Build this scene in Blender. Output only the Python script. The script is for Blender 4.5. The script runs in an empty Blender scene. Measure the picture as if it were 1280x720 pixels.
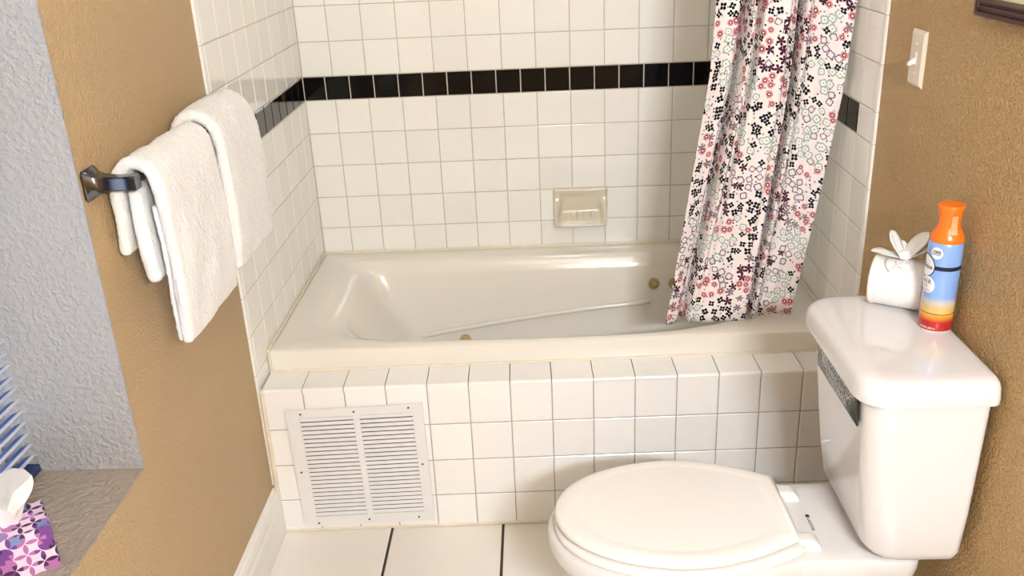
import bpy, bmesh, math, random
from mathutils import Vector, Matrix, noise

random.seed(7)
scene = bpy.context.scene
COL = scene.collection
PI = math.pi

# ------------------------------------------------------------------ camera
cam_data = bpy.data.cameras.new('camera')
cam = bpy.data.objects.new('camera', cam_data)
COL.objects.link(cam)
cam_data.sensor_fit = 'HORIZONTAL'
cam_data.sensor_width = 36.0
cam_data.lens = 1149.63 * 36.0 / 1280.0
cam_data.clip_start = 0.02
RIGHT, FWD, UP = (0.99889, 0.0187, -0.04314), (-0.0338, 0.92341, -0.38233), (0.03269, 0.38337, 0.92302)
cam.matrix_world = Matrix(((RIGHT[0], UP[0], -FWD[0], 0.7592),
                           (RIGHT[1], UP[1], -FWD[1], -3.0061),
                           (RIGHT[2], UP[2], -FWD[2], 1.6035),
                           (0, 0, 0, 1)))
scene.camera = cam

# ------------------------------------------------------------------ world, exposure
world = bpy.data.worlds.new('daylight')
scene.world = world
world.use_nodes = True
bg = world.node_tree.nodes['Background']
bg.inputs['Color'].default_value = (0.72, 0.84, 1.0, 1)
SKY = 3.2
bg.inputs['Strength'].default_value = SKY
scene.view_settings.view_transform = 'Standard'
scene.view_settings.look = 'None'
scene.view_settings.gamma = 1.0
scene.view_settings.use_curve_mapping = False
scene.view_settings.exposure = 0.0
VANITY_POWER = 535.0      # emission strength of each vanity globe
CEILING_POWER = 14.0      # emission strength of the ceiling dome

# ------------------------------------------------------------------ helpers: nodes and materials
class NT:
    """tiny wrapper to write node graphs as expressions"""
    def __init__(self, name):
        self.m = bpy.data.materials.new(name)
        self.m.use_nodes = True
        self.t = self.m.node_tree
        self.b = self.t.nodes['Principled BSDF']
    def n(self, kind, **kw):
        nd = self.t.nodes.new(kind)
        for k, v in kw.items():
            setattr(nd, k, v)
        return nd
    def link(self, a, b):
        self.t.links.new(a, b)
    def put(self, sock, v):
        if isinstance(v, bpy.types.NodeSocket):
            self.t.links.new(v, sock)
        else:
            sock.default_value = v
    def math(self, op, a, b=0.0, c=None):
        nd = self.n('ShaderNodeMath', operation=op)
        self.put(nd.inputs[0], a)
        self.put(nd.inputs[1], b)
        if c is not None:
            self.put(nd.inputs[2], c)
        return nd.outputs[0]
    def vec(self, op, a, b=(0, 0, 0), out=0, scale=None):
        nd = self.n('ShaderNodeVectorMath', operation=op)
        self.put(nd.inputs[0], a)
        if op not in ('LENGTH', 'SCALE', 'FLOOR', 'FRACTION'):
            self.put(nd.inputs[1], b)
        if scale is not None:
            self.put(nd.inputs['Scale'], scale)
        return nd.outputs['Value'] if op in ('LENGTH', 'DISTANCE', 'DOT_PRODUCT') else nd.outputs['Vector']
    def mix(self, f, a, b):
        nd = self.n('ShaderNodeMix', data_type='RGBA')
        self.put(nd.inputs[0], f)
        self.put(nd.inputs[6], a)
        self.put(nd.inputs[7], b)
        return nd.outputs[2]
    def sep(self, v):
        nd = self.n('ShaderNodeSeparateXYZ')
        self.put(nd.inputs[0], v)
        return nd.outputs
    def coord(self, which='Object'):
        return self.n('ShaderNodeTexCoord').outputs[which]
    def noise(self, vec, scale, detail=2.0, rough=0.5):
        nd = self.n('ShaderNodeTexNoise')
        self.put(nd.inputs['Vector'], vec)
        nd.inputs['Scale'].default_value = scale
        nd.inputs['Detail'].default_value = detail
        nd.inputs['Roughness'].default_value = rough
        return nd.outputs['Fac']
    def bump(self, h, strength=0.3, dist=0.002, normal=None):
        nd = self.n('ShaderNodeBump')
        nd.inputs['Strength'].default_value = strength
        nd.inputs['Distance'].default_value = dist
        self.put(nd.inputs['Height'], h)
        if normal is not None:
            self.put(nd.inputs['Normal'], normal)
        self.link(nd.outputs[0], self.b.inputs['Normal'])
        return nd.outputs[0]
    def set(self, **kw):
        for k, v in kw.items():
            self.put(self.b.inputs[k.replace('_', ' ')], v)
        return self

def rgb(r, g, b):
    return (r, g, b, 1.0)

def simple(name, col, rough=0.5, metal=0.0, spec=0.5, coat=0.0, vary=0.06, vscale=12.0, bump=0.0, bscale=300.0):
    t = NT(name)
    t.set(Roughness=rough, Metallic=metal, Specular_IOR_Level=spec, Coat_Weight=coat)
    p = t.coord('Object')
    f = t.noise(p, vscale, 3.0)
    dark = tuple(c * (1 - vary) for c in col)
    lite = tuple(min(1.0, c * (1 + vary)) for c in col)
    t.put(t.b.inputs['Base Color'], t.mix(f, rgb(*dark), rgb(*lite)))
    if bump:
        t.bump(t.noise(p, bscale, 3.0), bump, 0.001)
    return t.m

def paint_material(name, col, scale, strength, dist, knock=False):
    t = NT(name)
    g = t.n('ShaderNodeNewGeometry').outputs['Position']
    f = t.noise(g, 2.3, 3.0)
    t.put(t.b.inputs['Base Color'], t.mix(f, rgb(*[c * .93 for c in col]), rgb(*[c * 1.06 for c in col])))
    t.set(Roughness=0.42, Specular_IOR_Level=0.35)
    h = t.noise(g, scale, 2.5, 0.55)
    ramp = t.n('ShaderNodeMapRange')
    ramp.interpolation_type = 'SMOOTHSTEP'
    ramp.inputs['From Min'].default_value = 0.42
    ramp.inputs['From Max'].default_value = 0.62
    t.put(ramp.inputs['Value'], h)
    hh = ramp.outputs[0]
    fine = t.noise(g, scale * 2.6, 2.0)
    hh = t.math('ADD', hh, t.math('MULTIPLY', fine, 0.35))
    t.bump(hh, strength, dist)
    return t.m

def tile_material(name, col, rough, vary=0.05, wave=0.10, spec=0.5):
    t = NT(name)
    oi = t.n('ShaderNodeObjectInfo').outputs['Random']
    g = t.n('ShaderNodeNewGeometry').outputs['Position']
    f = t.noise(g, 30.0, 2.0)
    f = t.math('ADD', t.math('MULTIPLY', oi, 0.6), t.math('MULTIPLY', f, 0.4))
    t.put(t.b.inputs['Base Color'], t.mix(f, rgb(*[c * (1 - vary) for c in col]), rgb(*[min(1, c * (1 + vary)) for c in col])))
    t.set(Roughness=rough, Specular_IOR_Level=spec)
    t.bump(t.noise(g, 22.0, 1.0), wave, 0.004)
    return t.m

M = {}
M['tan'] = paint_material('tan_wall_paint', (0.52, 0.342, 0.150), 120.0, 0.9, 0.0045)
M['tan_smooth'] = paint_material('tan_wall_paint_fine', (0.45, 0.322, 0.175), 150.0, 0.5, 0.0025)
M['reveal'] = paint_material('pale_grey_textured_paint', (0.345, 0.34, 0.335), 90.0, 0.5, 0.0042)
M['sill'] = paint_material('tan_grey_sill_paint', (0.34, 0.285, 0.23), 80.0, 0.45, 0.0040)
M['ceiling'] = paint_material('white_ceiling_paint', (0.78, 0.75, 0.70), 90.0, 0.3, 0.002)
M['tile'] = tile_material('off_white_ceramic', (0.87, 0.86, 0.81), 0.055, wave=0.06)
M['tile_apron'] = tile_material('white_ceramic', (0.87, 0.86, 0.83), 0.16)
M['black_tile'] = tile_material('black_ceramic', (0.003, 0.003, 0.004), 0.08, 0.1, 0.04, spec=0.3)
M['floor_tile'] = tile_material('cream_floor_ceramic', (0.82, 0.78, 0.72), 0.22, 0.04)
M['grout'] = simple('pale_grout', (0.52, 0.46, 0.38), 0.85, vary=0.18, vscale=30)
M['grout_apron'] = simple('grey_grout', (0.36, 0.33, 0.29), 0.85, vary=0.25, vscale=30)
M['grout_floor'] = simple('dark_brown_grout', (0.045, 0.032, 0.024), 0.9, vary=0.3, vscale=40)
M['caulk'] = simple('aged_caulk', (0.74, 0.67, 0.53), 0.55, vary=0.15, vscale=40)
M['trim'] = simple('glossy_white_trim', (0.84, 0.82, 0.78), 0.3, vary=0.03)
M['tub'] = simple('biscuit_acrylic', (0.78, 0.745, 0.67), 0.12, coat=0.5, vary=0.02, vscale=4)
M['brass'] = simple('dull_brass_plastic', (0.50, 0.36, 0.18), 0.30, vary=0.1)
M['porcelain'] = simple('white_porcelain', (0.715, 0.70, 0.69), 0.09, coat=0.5, vary=0.015, vscale=5)
M['seat'] = simple('white_seat_enamel', (0.84, 0.815, 0.775), 0.16, vary=0.015, vscale=9)
M['white_plastic'] = simple('white_plastic', (0.80, 0.79, 0.77), 0.3, vary=0.03)
M['dark_gap'] = simple('dark_duct', (0.05, 0.05, 0.05), 0.8)
M['vent'] = simple('white_painted_steel', (0.76, 0.76, 0.75), 0.35, vary=0.03)
M['screw'] = simple('grey_screw', (0.10, 0.10, 0.10), 0.4, metal=0.6)
M['soap'] = simple('beige_glazed_ceramic', (0.66, 0.60, 0.48), 0.10, coat=0.6, vary=0.04)
M['chrome'] = simple('dark_chrome', (0.13, 0.13, 0.15), 0.12, metal=1.0, vary=0.03)
M['wood'] = simple('dark_red_wood', (0.050, 0.013, 0.008), 0.45, vary=0.45, vscale=30)
M['mat'] = simple('cream_mat_board', (0.80, 0.72, 0.48), 0.7, vary=0.03)
M['switch'] = simple('ivory_switch_plastic', (0.78, 0.70, 0.58), 0.35, vary=0.03)
M['black_sign'] = simple('black_glossy_acrylic', (0.010, 0.013, 0.014), 0.08, vary=0.1)
M['letter'] = simple('pale_grey_print', (0.88, 0.88, 0.86), 0.5)
M['slat_shade'] = simple('blind_slat_blue_shade', (0.022, 0.10, 0.36), 0.4, vary=0.1)  # bluish shade on the slats, put into their base colour
M['navy'] = simple('navy_blind_rail', (0.012, 0.028, 0.12), 0.4, vary=0.1)
M['paper'] = simple('white_tissue_paper', (0.82, 0.80, 0.78), 0.9, vary=0.03, bump=0.15, bscale=120)
M['orange'] = simple('orange_cap_plastic', (0.85, 0.165, 0.008), 0.28, vary=0.05)
M['orange_lite'] = simple('pale_orange_button', (0.88, 0.33, 0.14), 0.3, vary=0.05)
M['ink'] = simple('navy_ink', (0.008, 0.009, 0.03), 0.4)
M['logo_white'] = simple('white_print', (0.82, 0.82, 0.84), 0.35, vary=0.02)
M['red_ink'] = simple('red_print', (0.45, 0.09, 0.09), 0.4)
M['glass'] = NT('window_glass').set(Base_Color=rgb(0.95, 0.98, 1), Roughness=0.0, Transmission_Weight=1.0, IOR=1.05).m

def emit(name, col, s):
    t = NT(name)
    t.set(Base_Color=rgb(*col), Emission_Color=rgb(*col), Emission_Strength=s, Roughness=0.4)
    return t.m
M['bulb'] = emit('lit_globe', (0.93, 1.0, 1.09), VANITY_POWER)
M['dome'] = emit('lit_ceiling_dome', (1.0, 0.95, 0.86), CEILING_POWER)

# terry cloth
t = NT('white_terry_cloth')
p = t.coord('Object')
t.put(t.b.inputs['Base Color'], t.mix(t.noise(p, 25, 3), rgb(0.92, 0.90, 0.87), rgb(0.97, 0.96, 0.94)))
t.set(Roughness=0.95, Specular_IOR_Level=0.1, Sheen_Weight=0.4)
t.bump(t.math('ADD', t.noise(p, 260, 3, 0.7), t.math('MULTIPLY', t.noise(p, 90, 2), 0.7)), 0.8, 0.006)
M['terry'] = t.m

# toilet paper with fine wound lines
t = NT('wound_toilet_paper')
p = t.coord('Object')
mp = t.n('ShaderNodeMapping')
t.put(mp.inputs['Vector'], p)
mp.inputs['Scale'].default_value = (1.0, 25.0, 25.0)
mp.inputs['Scale'].default_value = (420.0, 18.0, 18.0)
t.put(t.b.inputs['Base Color'], t.mix(t.noise(mp.outputs[0], 1.0, 3), rgb(0.74, 0.71, 0.68), rgb(0.90, 0.88, 0.86)))
t.set(Roughness=0.95, Specular_IOR_Level=0.1)
t.bump(t.noise(mp.outputs[0], 1.0, 3), 0.4, 0.001)
M['tp'] = t.m

# shower curtain print: clustered flowers on a pale pink ground, in cloth metres (UV)
def curtain_material():
    t = NT('floral_printed_cloth')
    uv = t.coord('UV')
    wob = t.n('ShaderNodeTexNoise')
    t.put(wob.inputs['Vector'], uv)
    wob.inputs['Scale'].default_value = 40.0
    base = rgb(0.83, 0.755, 0.735)
    col = t.mix(t.noise(uv, 3.0, 2), rgb(0.86, 0.79, 0.76), rgb(0.80, 0.715, 0.70))
    def flower_layer(col, size, off, layer):
        v = t.vec('SCALE', t.vec('ADD', uv, off), scale=1.0 / size)
        vo = t.n('ShaderNodeTexVoronoi', voronoi_dimensions='2D', feature='F1')
        t.put(vo.inputs['Vector'], v)
        vo.inputs['Scale'].default_value = 1.0
        vo.inputs['Randomness'].default_value = 0.72
        loc = t.vec('SUBTRACT', v, vo.outputs['Position'])
        ls = t.sep(loc)
        cs = t.n('ShaderNodeSeparateColor')
        t.put(cs.inputs[0], vo.outputs['Color'])
        r = vo.outputs['Distance']
        th = t.math('ADD', t.math('ARCTAN2', ls[1], ls[0]), t.math('MULTIPLY', cs.outputs[0], 6.28))
        # cluster choice: evaluated at the flower centre, so every flower is of one kind
        vc = t.n('ShaderNodeTexVoronoi', voronoi_dimensions='2D', feature='F1')
        t.put(vc.inputs['Vector'], vo.outputs['Position'])
        vc.inputs['Scale'].default_value = 0.36
        vc.inputs['Randomness'].default_value = 1.0
        cc = t.n('ShaderNodeSeparateColor')
        t.put(cc.inputs[0], vc.outputs['Color'])
        c = t.math('FRACT', t.math('ADD', cc.outputs[layer], t.math('MULTIPLY', cs.outputs[1], 0.16)))
        siz = t.math('ADD', 0.85, t.math('MULTIPLY', cs.outputs[2], 0.3))
        rr = t.math('DIVIDE', r, siz)
        keep = t.math('LESS_THAN', t.math('FRACT', t.math('MULTIPLY', cs.outputs[2], 7.31)), 0.92)
        def petals(n, R, b):
            a = t.math('POWER', t.math('ABSOLUTE', t.math('COSINE', t.math('MULTIPLY', th, n / 2.0))), 0.7)
            return t.math('ADD', R * b, t.math('MULTIPLY', a, R * (1 - b)))
        def inside(e):
            return t.math('LESS_THAN', rr, e)
        def rng(lo, hi):
            return t.math('MULTIPLY', t.math('GREATER_THAN', c, lo), t.math('LESS_THAN', c, hi))
        def lay(col, mask, sel, colour):
            return t.mix(t.math('MULTIPLY', t.math('MULTIPLY', mask, sel), keep), col, rgb(*colour))
        # pink blossoms with a dark ring and a pale eye
        s = t.math('LESS_THAN', c, 0.20)
        col = lay(col, inside(petals(7, 0.44, 0.78)), s, (0.66, 0.26, 0.27))
        col = lay(col, inside(0.225), s, (0.09, 0.012, 0.035))
        col = lay(col, inside(0.115), s, (0.85, 0.72, 0.70))
        # small black four-petal flowers
        s = rng(0.20, 0.50)
        col = lay(col, inside(petals(4, 0.42, 0.40)), s, (0.006, 0.006, 0.010))
        col = lay(col, inside(0.085), s, (0.80, 0.74, 0.72))
        # pale green outlined blossoms
        s = rng(0.50, 0.68)
        e = petals(4, 0.50, 0.70)
        col = lay(col, inside(e), s, (0.33, 0.41, 0.36))
        col = lay(col, inside(t.math('MULTIPLY', e, 0.66)), s, (0.80, 0.78, 0.75))
        col = lay(col, inside(0.09), s, (0.33, 0.41, 0.36))
        # mauve outlined blossoms
        s = rng(0.68, 0.82)
        e = petals(4, 0.47, 0.72)
        col = lay(col, inside(e), s, (0.20, 0.15, 0.18))
        col = lay(col, inside(t.math('MULTIPLY', e, 0.66)), s, (0.80, 0.73, 0.73))
        # maroon stars
        s = rng(0.82, 0.92)
        col = lay(col, inside(petals(5, 0.56, 0.10)), s, (0.055, 0.008, 0.025))
        # purple leaf sprays
        s = t.math('GREATER_THAN', c, 0.92)
        col = lay(col, inside(petals(6, 0.54, 0.06)), s, (0.19, 0.145, 0.17))
        return col
    # scattered dots first, flowers over them
    def dots(col, size, off, thr, colour):
        v = t.vec('SCALE', t.vec('ADD', uv, off), scale=1.0 / size)
        vo = t.n('ShaderNodeTexVoronoi', voronoi_dimensions='2D', feature='F1')
        t.put(vo.inputs['Vector'], v)
        vo.inputs['Scale'].default_value = 1.0
        cs = t.n('ShaderNodeSeparateColor')
        t.put(cs.inputs[0], vo.outputs['Color'])
        m = t.math('MULTIPLY', t.math('LESS_THAN', vo.outputs['Distance'], 0.22), t.math('GREATER_THAN', cs.outputs[0], thr))
        return t.mix(m, col, rgb(*colour))
    col = dots(col, 0.0115, (0.3, 0.1, 0), 0.80, (0.02, 0.015, 0.02))
    col = dots(col, 0.0125, (0.7, 0.5, 0), 0.72, (0.30, 0.33, 0.30))
    col = flower_layer(col, 0.0232, (3.31, 1.17, 0), 0)
    t.put(t.b.inputs['Base Color'], col)
    t.set(Roughness=0.85, Specular_IOR_Level=0.15)
    t.bump(t.noise(uv, 900, 2), 0.1, 0.001)
    return t.m
M['curtain'] = curtain_material()

# tissue box print: interlocking petals
def petal_box_material():
    t = NT('purple_petal_print')
    p = t.vec('SCALE', t.coord('UV'), scale=1.0 / 0.021)
    f = t.vec('SUBTRACT', t.vec('FRACTION', p), (0.5, 0.5, 0.0))
    cell = t.vec('FLOOR', p)
    wn = t.n('ShaderNodeTexWhiteNoise', noise_dimensions='2D')
    t.put(wn.inputs['Vector'], cell)
    wn2 = t.n('ShaderNodeTexWhiteNoise', noise_dimensions='2D')
    t.put(wn2.inputs['Vector'], t.vec('FLOOR', t.vec('SCALE', t.vec('ADD', p, (0.5, 0.5, 0)), scale=1.0)))
    def ramp(v, cols):
        r = t.n('ShaderNodeValToRGB')
        r.color_ramp.interpolation = 'CONSTANT'
        while len(r.color_ramp.elements) < len(cols):
            r.color_ramp.elements.new(0.5)
        for i, c in enumerate(cols):
            r.color_ramp.elements[i].position = i / len(cols)
            r.color_ramp.elements[i].color = rgb(*c)
        t.put(r.inputs[0], v)
        return r.outputs[0]
    purple, plum, pink, blue, pale = (0.14, 0.04, 0.22), (0.05, 0.01, 0.06), (0.38, 0.14, 0.34), (0.17, 0.22, 0.42), (0.78, 0.58, 0.70)
    d0 = t.vec('LENGTH', f)
    in0 = t.math('LESS_THAN', d0, 0.68)
    col = ramp(wn.outputs['Value'], [pale, blue, pale, pink, pale, purple, pale])
    for k, o in enumerate(((1, 0, 0), (-1, 0, 0), (0, 1, 0), (0, -1, 0))):
        d1 = t.vec('LENGTH', t.vec('SUBTRACT', f, o))
        m = t.math('MULTIPLY', in0, t.math('LESS_THAN', d1, 0.68))
        col = t.mix(m, col, ramp(wn2.outputs['Value'], [plum, purple, pink, plum, purple, pink]))
    t.put(t.b.inputs['Base Color'], col)
    t.set(Roughness=0.45)
    return t.m
M['petal_box'] = petal_box_material()

# aerosol can: bands by height
def can_material():
    t = NT('printed_aerosol_can')
    z = t.sep(t.coord('Object'))[2]
    def above(col, h, c):
        return t.mix(t.math('GREATER_THAN', z, h), col, rgb(*c))
    col = t.mix(t.math('GREATER_THAN', z, 0.004), rgb(0.75, 0.72, 0.70), rgb(0.42, 0.012, 0.012))
    r = t.n('ShaderNodeMapRange')
    for k, v in (('From Min', 0.022), ('From Max', 0.036)):
        r.inputs[k].default_value = v
    t.put(r.inputs['Value'], z)
    col = t.mix(r.outputs[0], col, rgb(0.72, 0.34, 0.03))
    col = above(col, 0.0375, (0.16, 0.09, 0.02))
    col = above(col, 0.0395, (0.66, 0.46, 0.16))
    r = t.n('ShaderNodeMapRange')
    for k, v in (('From Min', 0.052), ('From Max', 0.060)):
        r.inputs[k].default_value = v
    t.put(r.inputs['Value'], z)
    col = t.mix(r.outputs[0], col, rgb(0.55, 0.52, 0.48))
    r = t.n('ShaderNodeMapRange')
    for k, v in (('From Min', 0.063), ('From Max', 0.072)):
        r.inputs[k].default_value = v
    t.put(r.inputs['Value'], z)
    col = t.mix(r.outputs[0], col, rgb(0.22, 0.38, 0.74))
    t.put(t.b.inputs['Base Color'], col)
    t.set(Roughness=0.22, Specular_IOR_Level=0.5, Coat_Weight=0.3)
    return t.m
M['can'] = can_material()

# ------------------------------------------------------------------ helpers: meshes and objects
def make_mesh(name, verts, faces, smooth=False, angle=None):
    me = bpy.data.meshes.new(name)
    me.from_pydata([tuple(v) for v in verts], [], faces)
    me.update()
    bm = bmesh.new()
    bm.from_mesh(me)
    bmesh.ops.recalc_face_normals(bm, faces=bm.faces)
    bm.to_mesh(me)
    bm.free()
    if smooth:
        me.polygons.foreach_set('use_smooth', [True] * len(me.polygons))
        if angle is not None:
            me.set_sharp_from_angle(angle=math.radians(angle))
    return me

def link(name, me, mat=None, parent=None, loc=None, rot=None):
    o = bpy.data.objects.new(name, me)
    COL.objects.link(o)
    if mat is not None and me is not None:
        if len(me.materials) == 0:
            me.materials.append(M[mat] if isinstance(mat, str) else mat)
    if parent is not None:
        o.parent = parent
    if loc is not None:
        o.location = loc
    if rot is not None:
        o.rotation_euler = rot
    return o

def tag(o, label, cat, group=None, kind=None):
    o['label'] = label
    o['category'] = cat
    if group:
        o['group'] = group
    if kind:
        o['kind'] = kind
    return o

def empty(name, loc=(0, 0, 0), rz=0.0):
    o = bpy.data.objects.new(name, None)
    COL.objects.link(o)
    o.location = loc
    o.rotation_euler = (0, 0, rz)
    o.empty_display_size = 0.05
    return o

class MB:
    """collects primitives into one mesh"""
    def __init__(self):
        self.v, self.f = [], []
    def add(self, vs, fs):
        k = len(self.v)
        self.v += [tuple(x) for x in vs]
        self.f += [tuple(i + k for i in f) for f in fs]
        return self
    def box(self, x0, x1, y0, y1, z0, z1):
        vs = [(x, y, z) for x in (x0, x1) for y in (y0, y1) for z in (z0, z1)]
        fs = [(0, 1, 3, 2), (4, 6, 7, 5), (0, 4, 5, 1), (2, 3, 7, 6), (0, 2, 6, 4), (1, 5, 7, 3)]
        return self.add(vs, fs)
    def rings(self, rings, cap0=True, cap1=True, closed=True):
        n = len(rings[0])
        vs = [p for r in rings for p in r]
        fs = []
        for i in range(len(rings) - 1):
            for j in range(n if closed else n - 1):
                a, b = i * n + j, i * n + (j + 1) % n
                fs.append((a, b, b + n, a + n))
        if cap0:
            fs.append(tuple(reversed(range(n))))
        if cap1:
            fs.append(tuple((len(rings) - 1) * n + j for j in range(n)))
        return self.add(vs, fs)
    def tube(self, pts, r, n=12):
        pts = [Vector(p) for p in pts]
        rr = r if isinstance(r, (list, tuple)) else [r] * len(pts)
        rings = []
        up = None
        for i, p in enumerate(pts):
            d = (pts[min(i + 1, len(pts) - 1)] - pts[max(i - 1, 0)]).normalized()
            if up is None:
                up = Vector((0, 0, 1)) if abs(d.z) < 0.9 else Vector((1, 0, 0))
            a = d.cross(up).normalized()
            b = a.cross(d).normalized()
            up = b
            rings.append([p + (a * math.cos(t) + b * math.sin(t)) * rr[i] for t in [2 * PI * k / n for k in range(n)]])
        return self.rings(rings)
    def lathe(self, prof, n=32, c=(0, 0, 0), axis='z'):
        rings = []
        for r, h in prof:
            ring = []
            for k in range(n):
                a = 2 * PI * k / n
                x, y = r * math.cos(a), r * math.sin(a)
                if axis == 'z':
                    q = (c[0] + x, c[1] + y, c[2] + h)
                elif axis == 'x':
                    q = (c[0] + h, c[1] + x, c[2] + y)
                else:
                    q = (c[0] + x, c[1] + h, c[2] + y)
                ring.append(q)
            rings.append(ring)
        return self.rings(rings)
    def build(self, name, mat, parent=None, smooth=False, angle=None, loc=None, rot=None):
        return link(name, make_mesh(name, self.v, self.f, smooth, angle), mat, parent, loc, rot)

def bevel_box_mesh(name, sx, sy, sz, bev=0.002, seg=2):
    """box centred on x,y with its base at z=0"""
    bm = bmesh.new()
    bmesh.ops.create_cube(bm, size=1.0)
    for v in bm.verts:
        v.co = Vector((v.co.x * sx, v.co.y * sy, (v.co.z + 0.5) * sz))
    bmesh.ops.bevel(bm, geom=list(bm.edges), offset=bev, segments=seg, profile=0.5, affect='EDGES')
    me = bpy.data.meshes.new(name)
    bm.to_mesh(me)
    bm.free()
    me.polygons.foreach_set('use_smooth', [True] * len(me.polygons))
    me.set_sharp_from_angle(angle=math.radians(50))
    return me

def rounded_rect(x0, x1, y0, y1, radii, n=8):
    """counter-clockwise outline; radii for corners (x1,y0) (x1,y1) (x0,y1) (x0,y0)"""
    out = []
    cs = [(x1, y0, -1, 1, -PI / 2), (x1, y1, -1, -1, 0), (x0, y1, 1, -1, PI / 2), (x0, y0, 1, 1, PI)]
    for (cx, cy, sx, sy, a0), r in zip(cs, radii):
        ox, oy = cx + sx * r, cy + sy * r
        for k in range(n + 1):
            a = a0 + PI / 2 * k / n
            out.append((ox + r * math.cos(a), oy + r * math.sin(a)))
    return out

def text_geom(s, size, align='CENTER', spacing=1.0, bold=0.0):
    cu = bpy.data.curves.new('lettering_source', 'FONT')
    cu.body = s
    cu.size = size
    cu.align_x = align
    cu.align_y = 'CENTER'
    cu.space_character = spacing
    cu.offset = bold
    cu.resolution_u = 3
    ob = bpy.data.objects.new('lettering_source', cu)
    COL.objects.link(ob)
    dg = bpy.context.evaluated_depsgraph_get()
    me = bpy.data.meshes.new_from_object(ob.evaluated_get(dg))
    vs = [v.co.copy() for v in me.vertices]
    fs = [tuple(p.vertices) for p in me.polygons]
    bpy.data.objects.remove(ob)
    bpy.data.curves.remove(cu)
    bpy.data.meshes.remove(me)
    return vs, fs

def catmull(pts, n=8, closed=False):
    out = []
    m = len(pts)
    P = [Vector(p) for p in pts]
    rng = range(m if closed else m - 1)
    for i in rng:
        p0 = P[(i - 1) % m] if closed or i > 0 else P[0] * 2 - P[1]
        p1, p2 = P[i], P[(i + 1) % m]
        p3 = P[(i + 2) % m] if closed or i + 2 < m else P[-1] * 2 - P[-2]
        for k in range(n):
            t = k / n
            out.append(0.5 * ((2 * p1) + (p2 - p0) * t + (2 * p0 - 5 * p1 + 4 * p2 - p3) * t * t + (3 * p1 - p0 - 3 * p2 + p3) * t ** 3))
    if not closed:
        out.append(P[-1])
    return out

# ------------------------------------------------------------------ the room
P = 0.110            # wall tile pitch
G = 0.0026           # grout joint
L = 1.551            # tile face of the right wall
ZB = 1.0449          # lower edge of the black band
BAND = 0.0774
ZT = ZB + BAND
CEIL = 2.40
YE_L, YE_R = -0.879, -0.846     # near edges of the tiled side walls
Y_REAR = -3.75
S_APRON = 0.0182

_tile_cache = {}
def tile_mesh(w, h, d=0.008, bev=0.0022, drop=0.0014):
    """tile in the local XY plane, face towards +Z at z=0, centred"""
    key = (round(w, 4), round(h, 4), d, bev)
    if key in _tile_cache:
        return _tile_cache[key]
    a, b = w / 2, h / 2
    q = [(-1, -1), (1, -1), (1, 1), (-1, 1)]
    vs = [(sx * (a - bev), sy * (b - bev), 0) for sx, sy in q] + [(sx * a, sy * b, -drop) for sx, sy in q] + [(sx * a, sy * b, -d) for sx, sy in q]
    fs = [(0, 1, 2, 3)]
    for r in (0, 4):
        for k in range(4):
            fs.append((r + k, r + 4 + k, r + 4 + (k + 1) % 4, r + (k + 1) % 4))
    me = bpy.data.meshes.new('tile')
    me.from_pydata(vs, [], fs)
    me.update()
    _tile_cache[key] = me
    return me

_mat_mesh = {}
def place_tile(name, parent, u0, u1, v0, v1, plane, mat, g=G, jit=0.0022, **kw):
    """plane(u, v) -> (location, base matrix); the tile spans u0..u1, v0..v1 less the joint"""
    w, h = u1 - u0 - g, v1 - v0 - g
    if w < 0.006 or h < 0.006:
        return None
    me = tile_mesh(w, h, **kw)
    key = (me.name, mat)
    if key not in _mat_mesh:
        m2 = me.copy() if len(me.materials) else me
        if len(m2.materials):
            m2.materials.clear()
        m2.materials.append(M[mat])
        m2.name = 'tile'
        _mat_mesh[key] = m2
    loc, base = plane((u0 + u1) / 2, (v0 + v1) / 2)
    o = bpy.data.objects.new(name, _mat_mesh[key])
    COL.objects.link(o)
    rot = base @ Matrix.Rotation(random.uniform(-jit, jit), 3, 'X') @ Matrix.Rotation(random.uniform(-jit, jit), 3, 'Y')
    o.parent = parent
    o.location = loc
    o.rotation_mode = 'XYZ'
    o.rotation_euler = rot.to_euler()
    return o

def basis(ex, ey, ez):
    return Matrix((ex, ey, ez)).transposed()
B_BACK = basis((1, 0, 0), (0, 0, 1), (0, -1, 0))
B_LEFT = basis((0, 1, 0), (0, 0, 1), (1, 0, 0))      # u = y
B_RIGHT = basis((0, -1, 0), (0, 0, 1), (-1, 0, 0))
B_UP = basis((1, 0, 0), (0, 1, 0), (0, 0, 1))

def white_rows(zmin):
    rows = []
    for r in range(0, 7):
        hi, lo = ZB - r * P, ZB - (r + 1) * P
        if hi <= zmin + 0.006:
            break
        rows.append((max(lo, zmin), hi))
    z = ZT
    while z < CEIL - 0.01:
        rows.append((z, min(z + P, CEIL)))
        z += P
    return rows
def lines(a, b, start, pitch):
    """cut points between a and b with one at start"""
    k0 = math.ceil((a - start) / pitch - 1e-6)
    out = [a]
    x = start + k0 * pitch
    while x < b - 1e-6:
        if x > a + 1e-6:
            out.append(x)
        x += pitch
    out.append(b)
    return out
def spans(c):
    return list(zip(c[:-1], c[1:]))

# back wall
wall_back = MB().box(-0.27, L + 0.27, 0.0016, 0.12, 0, CEIL).build('wall_back', 'grout')
tag(wall_back, 'off-white tiled back wall of the tub alcove with a black tile band', 'wall', kind='structure')
pl_back = lambda u, v: ((u, 0.0, v), B_BACK)
for (z0, z1) in white_rows(0.46):
    for (x0, x1) in spans(lines(0.0, L, 0.0992, P)):
        place_tile('tile', wall_back, x0, x1, z0, z1, pl_back, 'tile')
for (x0, x1) in spans(lines(0.0, L, 0.072, 0.0795)):
    place_tile('black_tile', wall_back, x0, x1, ZB, ZT, pl_back, 'black_tile', g=0.0036)

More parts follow.
